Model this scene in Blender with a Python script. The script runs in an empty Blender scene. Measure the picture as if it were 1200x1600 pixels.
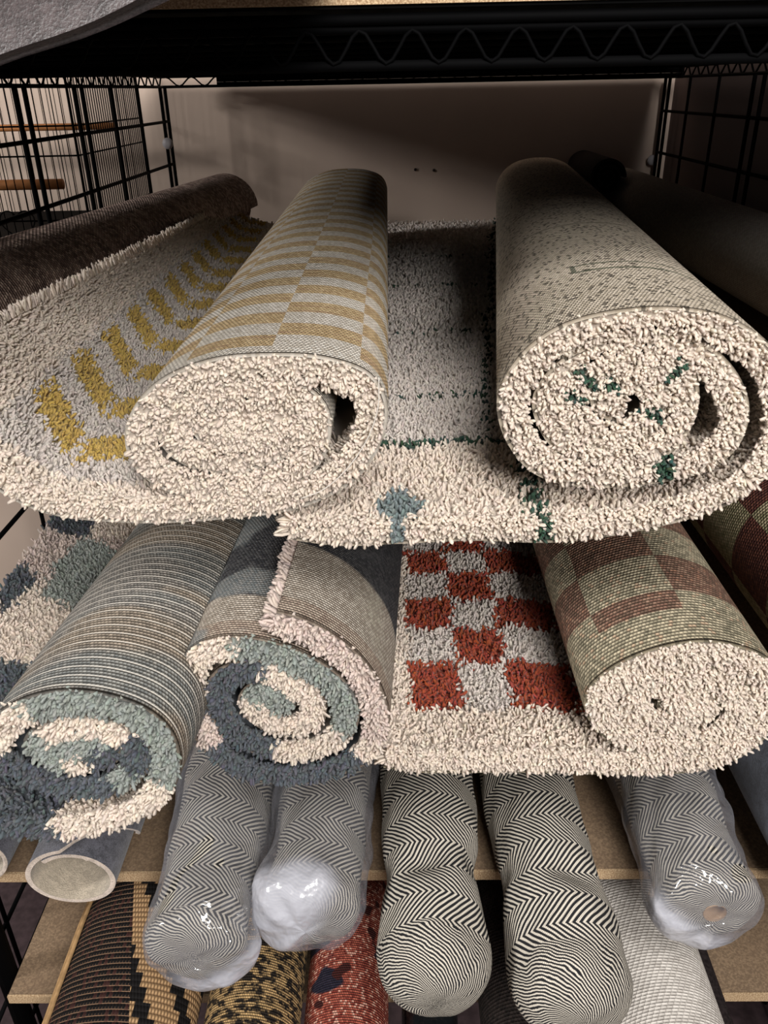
import bpy, math, random
import numpy as np
from mathutils import Matrix, Vector
rng = np.random.default_rng(7)
random.seed(3)
scn = bpy.context.scene
col = scn.collection

# ------------------------------------------------------------------ camera
F = 1280.0
PITCH, YAW, ROLL = math.radians(27.3), math.radians(-1.0), 0.02
fw = np.array([math.sin(YAW)*math.cos(PITCH), math.cos(YAW)*math.cos(PITCH), -math.sin(PITCH)])
r0 = np.array([math.cos(YAW), -math.sin(YAW), 0.0]); u0 = np.cross(r0, fw)
rt = math.cos(ROLL)*r0 - math.sin(ROLL)*u0
up = math.cos(ROLL)*u0 + math.sin(ROLL)*r0
EYE = np.array([0, 0, 1.5])
cd = bpy.data.cameras.new('camera'); cam = bpy.data.objects.new('camera', cd); col.objects.link(cam)
cd.sensor_fit = 'VERTICAL'; cd.sensor_height = 36.0; cd.lens = 36.0*F/1600.0
cd.clip_start = 0.02
M = Matrix([(rt[i], up[i], -fw[i], EYE[i]) for i in range(3)]+[(0, 0, 0, 1)])
cam.matrix_world = M
scn.camera = cam

# ------------------------------------------------------------------ world, lamps, exposure
w = bpy.data.worlds.new('world'); scn.world = w; w.use_nodes = True
w.node_tree.nodes['Background'].inputs[0].default_value = (1.0, 0.95, 0.93, 1)
w.node_tree.nodes['Background'].inputs[1].default_value = 0.105
def area(name, loc, target, size, power, color=(1, 0.97, 0.94), sy=None):
    l = bpy.data.lights.new(name, 'AREA'); l.energy = power; l.color = color
    l.shape = 'RECTANGLE'; l.size = size; l.size_y = sy or size
    o = bpy.data.objects.new(name, l); col.objects.link(o); o.location = loc
    d = Vector(target)-Vector(loc); o.rotation_euler = d.to_track_quat('-Z', 'Y').to_euler()
    return o
area('ceiling_light', (-4.2, -0.7, 2.9), (0, 1.5, 1.2), 0.7, 120)
area('ceiling_light', (0.9, -2.6, 2.78), (0.1, 0.8, 1.1), 0.8, 100)
area('ceiling_light', (0.35, -0.9, 2.95), (0.0, 0.6, 0.9), 0.8, 43)
vs = scn.view_settings
scn.display_settings.display_device = 'sRGB'
vs.view_transform = 'Standard'; vs.look = 'None'; vs.gamma = 1.0; vs.use_curve_mapping = False
vs.exposure = 0.18

# ------------------------------------------------------------------ geometry helpers
def ray(x, y): return fw + (x-600.0)/F*rt + (800.0-y)/F*up
def aY(x, y, Y): d = ray(x, y); return EYE + d*Y/d[1]
def aZ(x, y, Z): d = ray(x, y); return EYE + d*(Z-1.5)/d[2]

def lin(c):
    c = np.asarray(c, float); return np.where(c <= 0.04045, c/12.92, ((c+0.055)/1.055)**2.4)
def S(r, g, b): return tuple(lin(np.array([r, g, b])/255.0))

def tag(o, label=None, cat=None, group=None, kind=None):
    if label: o['label'] = label
    if cat: o['category'] = cat
    if group: o['group'] = group
    if kind: o['kind'] = kind
    return o
def empty(name, loc, label, cat, group=None):
    o = bpy.data.objects.new(name, None); col.objects.link(o); o.location = loc; o.empty_display_size = 0.05
    return tag(o, label, cat, group)
def mesh_obj(name, V, Fc, mat, parent=None, smooth=True, uv=None, colr=None, attrs=None, kind=None):
    """V (n,3) world coordinates; Fc list of tuples or an (m,k) array, or list of such arrays"""
    V = np.asarray(V, float)
    if parent is not None: V = V - np.array(parent.location)
    org = np.zeros(3)
    me = bpy.data.meshes.new(name)
    if isinstance(Fc, np.ndarray): Fc = [Fc]
    if len(Fc) and isinstance(Fc[0], np.ndarray):
        nl = sum(f.size for f in Fc); nf = sum(len(f) for f in Fc)
        me.vertices.add(len(V)); me.vertices.foreach_set('co', V.astype(np.float32).ravel())
        me.loops.add(nl); me.loops.foreach_set('vertex_index', np.concatenate([f.ravel() for f in Fc]).astype(np.int32))
        me.polygons.add(nf)
        tot = np.concatenate([np.full(len(f), f.shape[1], np.int32) for f in Fc])
        st = np.concatenate([[0], np.cumsum(tot)[:-1]]).astype(np.int32)
        me.polygons.foreach_set('loop_start', st)
        me.update(calc_edges=True)
    else:
        me.from_pydata(V.tolist(), [], [tuple(int(i) for i in f) for f in Fc]); me.update()
    if smooth: me.polygons.foreach_set('use_smooth', np.ones(len(me.polygons), bool))
    if uv is not None:
        li = np.empty(len(me.loops), np.int32); me.loops.foreach_get('vertex_index', li)
        l = me.uv_layers.new(name='UVMap'); l.data.foreach_set('uv', np.asarray(uv, np.float32)[li].ravel())
    if colr is not None:
        a = me.color_attributes.new('Col', 'FLOAT_COLOR', 'POINT')
        c4 = np.ones((len(V), 4), np.float32); c4[:, :3] = colr; a.data.foreach_set('color', c4.ravel())
    for k, v in (attrs or {}).items():
        a = me.attributes.new(k, 'FLOAT', 'POINT'); a.data.foreach_set('value', np.asarray(v, np.float32))
    me.validate(); me.materials.append(mat)
    o = bpy.data.objects.new(name, me); col.objects.link(o)
    if parent is not None: o.parent = parent
    if kind: o['kind'] = kind
    return o

def box_vf(x0, x1, y0, y1, z0, z1, b=0.0):
    import bmesh
    bm = bmesh.new(); bmesh.ops.create_cube(bm, size=1)
    for v in bm.verts:
        v.co.x = x0 if v.co.x < 0 else x1; v.co.y = y0 if v.co.y < 0 else y1; v.co.z = z0 if v.co.z < 0 else z1
    if b: bmesh.ops.bevel(bm, geom=bm.edges[:], offset=b, segments=2, affect='EDGES')
    bm.verts.index_update()
    V = [tuple(v.co) for v in bm.verts]; Fc = [tuple(v.index for v in f.verts) for f in bm.faces]; bm.free()
    return V, Fc
def box(name, x0, x1, y0, y1, z0, z1, mat, parent=None, b=0.0):
    V, Fc = box_vf(x0, x1, y0, y1, z0, z1, b); return mesh_obj(name, V, Fc, mat, parent, smooth=False)

def tube_vf(pts, r, n=8, closed=False, caps=True):
    pts = np.asarray(pts, float); m = len(pts)
    rr = np.full(m, r) if np.isscalar(r) else np.asarray(r, float)
    T = np.gradient(pts, axis=0) if not closed else np.roll(pts, -1, 0)-np.roll(pts, 1, 0)
    T /= np.linalg.norm(T, axis=1)[:, None]+1e-12
    ref = np.array([0, 0, 1.0]) if abs(T[0][2]) < 0.9 else np.array([1.0, 0, 0])
    V = []; a = np.arange(n)*2*math.pi/n; A = ref
    for i in range(m):
        A = A - T[i]*(A@T[i]); A = A/(np.linalg.norm(A)+1e-12); B = np.cross(T[i], A)
        V.append(pts[i] + rr[i]*(np.cos(a)[:, None]*A + np.sin(a)[:, None]*B))
    V = np.concatenate(V); Fc = []
    for i in range(m if closed else m-1):
        j = (i+1) % m
        for k in range(n):
            Fc.append((i*n+k, i*n+(k+1) % n, j*n+(k+1) % n, j*n+k))
    if caps and not closed:
        Fc.append(tuple(range(n))[::-1]); Fc.append(tuple((m-1)*n+k for k in range(n)))
    return V, Fc
def tube(name, pts, r, mat, parent=None, n=8, closed=False, caps=True):
    V, Fc = tube_vf(pts, r, n, closed, caps); return mesh_obj(name, V, Fc, mat, parent)

# ------------------------------------------------------------------ node expression helper
class X:
    def __init__(s, nt, sock): s.nt, s.s = nt, sock
    def _m(s, op, *a, clamp=False):
        n = s.nt.nodes.new('ShaderNodeMath'); n.operation = op; n.use_clamp = clamp
        for i, v in enumerate((s,)+a):
            if isinstance(v, X): s.nt.links.new(v.s, n.inputs[i])
            else: n.inputs[i].default_value = float(v)
        return X(s.nt, n.outputs[0])
    def __add__(s, o): return s._m('ADD', o)
    __radd__ = __add__
    def __sub__(s, o): return s._m('SUBTRACT', o)
    def __rsub__(s, o): return s._m('MULTIPLY', -1.0)._m('ADD', o)
    def __mul__(s, o): return s._m('MULTIPLY', o)
    __rmul__ = __mul__
    def __truediv__(s, o): return s._m('DIVIDE', o)
    def floor(s): return s._m('FLOOR')
    def frac(s): return s._m('FRACT')
    def abs(s): return s._m('ABSOLUTE')
    def sin(s): return s._m('SINE')
    def pow(s, o): return s._m('POWER', o)
    def max(s, o): return s._m('MAXIMUM', o)
    def min(s, o): return s._m('MINIMUM', o)
    def gt(s, o): return s._m('GREATER_THAN', o)
    def lt(s, o): return s._m('LESS_THAN', o)
    def clamp(s): return s._m('ADD', 0.0, clamp=True)
    def step(s, a, b):
        n = s.nt.nodes.new('ShaderNodeMapRange'); n.interpolation_type = 'SMOOTHSTEP'
        s.nt.links.new(s.s, n.inputs[0]); n.inputs[1].default_value = a; n.inputs[2].default_value = b
        n.inputs[3].default_value = 0; n.inputs[4].default_value = 1
        return X(s.nt, n.outputs[0])
    def mod2(s): return (s*0.5).frac().gt(0.25)     # 1 where floor value is odd (s already floored)

class Mat:
    def __init__(s, name, rough=0.8, spec=0.3):
        s.m = bpy.data.materials.new(name); s.m.use_nodes = True; s.nt = s.m.node_tree
        s.b = s.nt.nodes['Principled BSDF']; s.b.inputs['Roughness'].default_value = rough
        s.b.inputs['Specular IOR Level'].default_value = spec
        s._uv = None
    def uv(s):
        if s._uv is None:
            n = s.nt.nodes.new('ShaderNodeUVMap'); n.uv_map = 'UVMap'
            k = s.nt.nodes.new('ShaderNodeSeparateXYZ'); s.nt.links.new(n.outputs[0], k.inputs[0])
            s._uv = (X(s.nt, k.outputs[0]), X(s.nt, k.outputs[1]), n)
        return s._uv[0], s._uv[1]
    def attr(s, name):
        n = s.nt.nodes.new('ShaderNodeAttribute'); n.attribute_name = name; return X(s.nt, n.outputs['Fac'])
    def comb(s, a, b, c=0.0):
        n = s.nt.nodes.new('ShaderNodeCombineXYZ')
        for i, v in enumerate((a, b, c)):
            if isinstance(v, X): s.nt.links.new(v.s, n.inputs[i])
            else: n.inputs[i].default_value = v
        return n.outputs[0]
    def noise(s, scale, vec=None, detail=2.0, rough=0.5):
        n = s.nt.nodes.new('ShaderNodeTexNoise'); n.inputs['Scale'].default_value = scale
        n.inputs['Detail'].default_value = detail; n.inputs['Roughness'].default_value = rough
        if vec is None:
            g = s.nt.nodes.new('ShaderNodeTexCoord'); vec = g.outputs['Object']
        s.nt.links.new(vec, n.inputs['Vector']); return X(s.nt, n.outputs['Fac'])
    def white(s, a, b):
        n = s.nt.nodes.new('ShaderNodeTexWhiteNoise'); n.noise_dimensions = '2D'
        s.nt.links.new(s.comb(a, b), n.inputs['Vector']); return X(s.nt, n.outputs['Value'])
    def mix(s, f, a, b, mode='MIX'):
        n = s.nt.nodes.new('ShaderNodeMix'); n.data_type = 'RGBA'; n.blend_type = mode
        for i, v in ((0, f), (6, a), (7, b)):
            if isinstance(v, X): s.nt.links.new(v.s, n.inputs[i])
            elif hasattr(v, 'is_output'): s.nt.links.new(v, n.inputs[i])
            elif isinstance(v, tuple): n.inputs[i].default_value = tuple(v)+(1,)
            else: n.inputs[i].default_value = v
        return n.outputs[2]
    def color(s, c):
        if isinstance(c, tuple): s.b.inputs['Base Color'].default_value = tuple(c)+(1,)
        else: s.nt.links.new(c, s.b.inputs['Base Color'])
        return s
    def bump(s, h, dist=0.001, strength=1.0):
        n = s.nt.nodes.new('ShaderNodeBump'); n.inputs['Distance'].default_value = dist; n.inputs['Strength'].default_value = strength
        s.nt.links.new(h.s, n.inputs['Height']); s.nt.links.new(n.outputs[0], s.b.inputs['Normal']); return s

def m_simple(name, c, rough=0.6, spec=0.3, nz=None, metal=0.0, bump=0.0):
    k = Mat(name, rough, spec)
    if nz:
        sc, amt = nz; n = k.noise(sc, detail=4)
        k.color(k.mix(n.step(0.3, 0.7), tuple(np.array(c)*(1-amt)), tuple(np.minimum(np.array(c)*(1+amt), 1))))
        if bump: k.bump(n, bump)
    else: k.color(c)
    k.b.inputs['Metallic'].default_value = metal
    return k.m

# pile yarn: colour from the tuft's own colour attribute
def m_pile():
    k = Mat('pile_yarn', 0.7, 0.25)
    n = k.nt.nodes.new('ShaderNodeAttribute'); n.attribute_name = 'Col'
    k.color(n.outputs['Color']); k.b.inputs['Sheen Weight'].default_value = 0.15
    tr = k.nt.nodes.new('ShaderNodeBsdfTranslucent'); k.nt.links.new(n.outputs['Color'], tr.inputs[0])
    mx = k.nt.nodes.new('ShaderNodeMixShader'); mx.inputs[0].default_value = 0.36
    k.nt.links.new(k.b.outputs[0], mx.inputs[1]); k.nt.links.new(tr.outputs[0], mx.inputs[2])
    k.nt.links.new(mx.outputs[0], k.nt.nodes['Material Output'].inputs[0])
    return k.m
PILE = m_pile()

# woven backing: rows run round the roll (constant v), stitches along u
def weave(name, colfn, pr=0.0034, ps=0.0030, joint=0.35, dist=0.0012, warp=None, rough=0.85):
    k = Mat(name, rough, 0.2); u, v = k.uv()
    row = (v/pr).floor(); shift = row.mod2()*0.5
    fu = (u/ps + shift).frac(); fv = (v/pr).frac()
    hu = (fu*math.pi).sin(); hv = (fv*math.pi).sin()
    h = (hu*0.8+0.2).pow(.8)*hv
    cell = (u/ps + shift).floor()
    rnd = k.white(cell, row)
    c = colfn(k, u, v, rnd, row, cell)
    dark = h.step(0.12, 0.62)
    c = k.mix(dark*(1-joint)+joint, (0.02, 0.016, 0.012), c)
    if warp:
        per, wcol, wd = warp
        f = (v/per).frac(); m = (f-0.5).abs().lt(wd/per*0.5)
        c = k.mix(m*(0.55+0.45*fu), c, wcol); h = h.max(m*1.3)
    k.color(c); k.bump(h, dist); return k.m

def c_a1(k, u, v, rnd, row, cell):
    w = k.noise(1.5, k.comb(u*18, v*2.0), 2)
    uu = (u + (w-0.5)*0.004)/0.062; cu = (uu+0.35).floor()
    band = ((v-0.012)/0.033 + cu).floor(); odd = band.mod2()*v.gt(0.016)
    base = k.mix(rnd, S(208, 198, 182), S(240, 232, 220))
    tan = k.mix(rnd, S(186, 158, 116), S(224, 198, 154))
    pk = k.noise(40, k.comb(u*.3, v*6), 2).step(0.55, 0.65)
    tan = k.mix(pk*0.5, tan, S(165, 125, 110))
    return k.mix(odd, base, tan)
def c_a2(k, u, v, rnd, row, cell):
    base = k.mix(rnd, S(206, 192, 170), S(244, 230, 210))
    sp = rnd.gt(0.88); base = k.mix(sp*0.8, base, S(70, 62, 50))
    st = k.noise(90, k.comb(u*.5, v*3), 2).step(0.5, 0.62); base = k.mix(st*0.08, base, S(95, 88, 72))
    # green lines: long thin loops of a stitched line
    g = ((v-0.145).abs().lt(0.0032)).max((v-0.172).abs().lt(0.0022))*(u.gt(0.37))*(u.lt(0.60))
    g = g.max((u-0.60).abs().lt(0.002)*(v-0.158).abs().lt(0.015))
    base = k.mix(g*0.75, base, S(62, 80, 58))
    g2 = ((v-0.42).abs().lt(0.003)).max((v-0.62).abs().lt(0.003))
    return k.mix(g2*0.5, base, S(80, 78, 62))
def c_b1(k, u, v, rnd, row, cell):
    n = k.noise(9, k.comb(u*0.6, v*2.2), 1)
    gr = k.mix(rnd, S(118, 116, 112), S(160, 154, 146)); tn = k.mix(rnd, S(138, 124, 106), S(178, 160, 138))
    bl = k.mix(rnd, S(114, 120, 120), S(150, 154, 150))
    c = k.mix(n.step(0.46, 0.54)*.6, gr, tn); n2 = k.noise(7, k.comb(u*0.7+5, v*2.6), 1)
    return k.mix(n2.step(0.5, 0.58)*.6, c, bl)
def c_b2(k, u, v, rnd, row, cell):
    be = k.mix(rnd, S(160, 148, 134), S(204, 194, 180)); dk = k.mix(rnd, S(52, 54, 60), S(96, 96, 98))
    bl = k.mix(rnd, S(128, 136, 138), S(160, 160, 156))
    n = k.noise(8, k.comb(u, v*1.5), 1)
    c = k.mix((v+(n-0.5)*0.04 + u*0.10).step(0.112, 0.118), be, dk)
    c = k.mix(v.lt(0.022)*0.6, c, k.mix(rnd, S(150, 126, 112), S(180, 160, 140)))
    return k.mix(u.gt(0.42)*k.noise(9, k.comb(u*2, v*2), 1).step(0.52, 0.6)*0.8, c, bl)
def c_b3(k, u, v, rnd, row, cell):
    rd = k.mix(rnd, S(88, 52, 44), S(138, 92, 78)); gn = k.mix(rnd, S(130, 124, 104), S(200, 188, 160))
    w = k.noise(30, k.comb(u, v*.3), 1)
    cu = ((u+(w-0.5)*0.012)/0.075+0.45).floor(); bv = ((v-0.012)/0.062 + 0.0).floor()
    odd = (cu+bv+100.0).mod2()*v.gt(0.045)
    edge = (rnd.gt(0.93))*1.0
    c = k.mix(odd*.85*(1-(rnd-.5).abs()*.4), gn, rd); c = k.mix(edge*0.35, c, S(150, 84, 56))
    return c
def c_b4(k, u, v, rnd, row, cell):
    rd = k.mix(rnd, S(70, 36, 34), S(110, 66, 54)); gn = k.mix(rnd, S(130, 130, 96), S(180, 172, 140))
    cu = (u/0.07).floor(); bv = (v/0.09).floor()
    return k.mix((cu+bv+100.0).mod2()*0.8, rd, gn)
def c_a0(k, u, v, rnd, row, cell):
    dk = k.mix(rnd, S(124, 104, 98), S(190, 164, 152)); pk = k.mix(rnd, S(190, 160, 148), S(236, 212, 196))
    n = k.noise(11, k.comb(u*.7, v*2.2), 2)
    c = k.mix(n.step(0.52, 0.6)*0.55, dk, pk)
    return k.mix(rnd.gt(0.7)*0.5, c, pk)
def c_a3(k, u, v, rnd, row, cell):
    return k.mix(rnd, S(160, 154, 146), S(184, 176, 166))

W_A1 = weave('backing_tan_check', c_a1, 0.0040, 0.0030, dist=.0018, joint=.46)
W_A2 = weave('backing_beige_speckled', c_a2, 0.0042, 0.0029, dist=.0018, joint=.42)
W_B1 = weave('backing_grey_ribbed', c_b1, 0.0036, 0.0030, warp=(0.0108, S(222, 216, 205), 0.0013))
W_B2 = weave('backing_beige_charcoal', c_b2, 0.0031, 0.0030)
W_B3 = weave('backing_red_green_check', c_b3, 0.0042, 0.0032)
W_B4 = weave('backing_dark_red', c_b4, 0.0042, 0.0036)
W_A0 = weave('backing_dark_brown', c_a0, 0.0046, 0.0050, joint=.35, dist=.0016)
W_A3 = weave('backing_grey_plain', c_a3, 0.0036, 0.0030, dist=0.0005)

# ------------------------------------------------------------------ tufts
def make_tufts(P, D, L, R, C, rings=3, bend=0.35):
    """P roots (n,3), D unit directions, L lengths, R radii, C colours -> V, quads, tris, colours"""
    n = len(P)
    rnd = rng.normal(size=(n, 3)); A = np.cross(D, rnd); A /= np.linalg.norm(A, axis=1)[:, None]+1e-9
    B = np.cross(D, A)
    hs, rs = ((0.0, 0.5, 0.9), (0.8, 1.05, 0.85)) if rings == 3 else ((0.0, 0.75), (0.85, 1.0))
    bd = A*(rng.uniform(-1, 1, (n, 1))*bend) + B*(rng.uniform(-1, 1, (n, 1))*bend)
    k = len(hs); V = np.empty((n, k*3+1, 3)); CC = np.empty((n, k*3+1, 3))
    tw = rng.uniform(0, 6.28, n); dtw = rng.uniform(-1.2, 1.2, n)
    for i, (h, r) in enumerate(zip(hs, rs)):
        ctr = P + D*(L*h)[:, None] + bd*(L*h*h)[:, None]
        for j in range(3):
            a = tw + dtw*h + j*2.0944
            V[:, i*3+j] = ctr + (A*np.cos(a)[:, None] + B*np.sin(a)[:, None])*(R*r)[:, None]
        CC[:, i*3:i*3+3] = C[:, None, :]
    V[:, -1] = P + D*L[:, None]*1.05 + bd*L[:, None]; CC[:, -1] = C
    base = (np.arange(n)*(k*3+1))[:, None]
    q = []; t = []
    for i in range(k-1):
        for j in range(3):
            q.append(base + np.array([[i*3+j, i*3+(j+1) % 3, (i+1)*3+(j+1) % 3, (i+1)*3+j]]))
    for j in range(3): t.append(base + np.array([[(k-1)*3+j, (k-1)*3+(j+1) % 3, k*3]]))
    return V.reshape(-1, 3), np.concatenate(q), np.concatenate(t), CC.reshape(-1, 3)

class Bag:
    def __init__(s): s.V = []; s.Q = []; s.T = []; s.C = []; s.n = 0
    def add(s, V, Q, T, C):
        s.V.append(V); s.C.append(C)
        if Q is not None and len(Q): s.Q.append(Q+s.n)
        if T is not None and len(T): s.T.append(T+s.n)
        s.n += len(V)
    def obj(s, name, mat, parent):
        Fc = [np.concatenate(s.Q)] + ([np.concatenate(s.T)] if s.T else [])
        return mesh_obj(name, np.concatenate(s.V), Fc, mat, parent, colr=np.concatenate(s.C), kind='stuff')
TOTAL = [0]

def catmull(pts, per=10):
    P = np.asarray(pts, float); P = np.vstack([2*P[0]-P[1], P, 2*P[-1]-P[-2]]); out = []; idx = []
    for i in range(1, len(P)-2):
        for t in np.arange(per)/per:
            a, b, c, d = P[i-1:i+3]
            out.append(0.5*((2*b)+(-a+c)*t+(2*a-5*b+4*c-d)*t*t+(-a+3*b-3*c+d)*t**3)); idx.append(i-1+t)
    out.append(P[-2]); idx.append(len(P)-3.0)
    return np.array(out), np.array(idx)

class Sheet:
    """A rug: cross-section curve (its backing) swept from the front plane Y0 to the back plane Y1."""
    def __init__(s, pts, Y0, Y1, T, side, backpts=(), shift=(0, 0), scale=1.0, centre=None, ds=0.005, lift=None):
        P = np.array([[aY(x, y, Y0)[0], aY(x, y, Y0)[2]] for x, y in pts])
        c = P.mean(0) if centre is None else np.array([aY(*centre, Y0)[0], aY(*centre, Y0)[2]])
        Bk = c + (P-c)*scale + np.array(shift)
        for i, b in enumerate(backpts):
            if b is not None: q = aY(b[0], b[1], Y1); Bk[i] = (q[0], q[2])
        both, idx = catmull(np.hstack([P, Bk]))
        d = np.linalg.norm(np.diff(both[:, :2], axis=0), axis=1); sl = np.concatenate([[0], np.cumsum(d)])
        s.S = sl[-1]; s.n = max(8, int(s.S/ds)); s.s = np.linspace(0, s.S, s.n+1)
        s.Fp = np.stack([np.interp(s.s, sl, both[:, i]) for i in (0, 1)], 1)
        s.Bp = np.stack([np.interp(s.s, sl, both[:, i]) for i in (2, 3)], 1)
        s.idx = np.interp(s.s, sl, idx)
        s.Y0, s.Y1, s.L, s.T, s.side, s.lift = Y0, Y1, Y1-Y0, T, side, lift
        s.NF, s.NB = s._nrm(s.Fp), s._nrm(s.Bp)
    def _nrm(s, P):
        t = np.gradient(P, axis=0)
        for _ in range(3): t = (np.roll(t, 1, 0)+t*2+np.roll(t, -1, 0))/4 if False else t
        t /= np.linalg.norm(t, axis=1)[:, None]+1e-9
        return np.stack([-t[:, 1], t[:, 0]], 1)*s.side
    def s_at(s, i): return float(np.interp(i, s.idx, s.s))
    def pos(s, ss, v, off=0.0):
        f = lambda A: np.stack([np.interp(ss, s.s, A[:, 0]), np.interp(ss, s.s, A[:, 1])], -1)
        t = np.asarray(v)/s.L; t1 = t[..., None]
        p = f(s.Fp)*(1-t1)+f(s.Bp)*t1; n = f(s.NF)*(1-t1)+f(s.NB)*t1
        n /= np.linalg.norm(n, axis=-1)[..., None]+1e-9
        P = np.stack([p[..., 0], s.Y0+v+0*p[..., 0], p[..., 1]], -1)
        if s.lift is not None: P = P + s.lift(ss, v, np.interp(ss, s.s, s.idx))
        N = np.stack([n[..., 0], 0*n[..., 0], n[..., 1]], -1)
        o = off if np.isscalar(off) else np.asarray(off)[..., None]
        return P+N*o, N
    def vlist(s):
        a = [0, .004, .01, .02, .035, .05]; v = .07
        while v < s.L: a.append(v); v += .02
        return np.array(a+[s.L])
    def slab(s, o0, o1, v=None):
        v = s.vlist() if v is None else v; nv, ns = len(v), len(s.s)
        ss, vv = np.meshgrid(s.s, v, indexing='ij')
        A, _ = s.pos(ss, vv, o0); B, _ = s.pos(ss, vv, o1)
        V = np.concatenate([A.reshape(-1, 3), B.reshape(-1, 3)]); n = ns*nv
        g = np.arange(n).reshape(ns, nv)
        q = lambda a, b, c, d: np.stack([a.ravel(), b.ravel(), c.ravel(), d.ravel()], 1)
        Q = [q(g[:-1, :-1], g[1:, :-1], g[1:, 1:], g[:-1, 1:]), q(g[:-1, :-1]+n, g[:-1, 1:]+n, g[1:, 1:]+n, g[1:, :-1]+n)]
        for e in (g[:, 0], g[:, -1], g[0], g[-1]): Q.append(q(e[:-1], e[1:], e[1:]+n, e[:-1]+n))
        uv = np.stack([ss.ravel(), vv.ravel()], 1)
        return V, np.concatenate(Q), np.vstack([uv, uv]), np.tile(ss.ravel(), 2), np.tile(vv.ravel(), 2)

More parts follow.
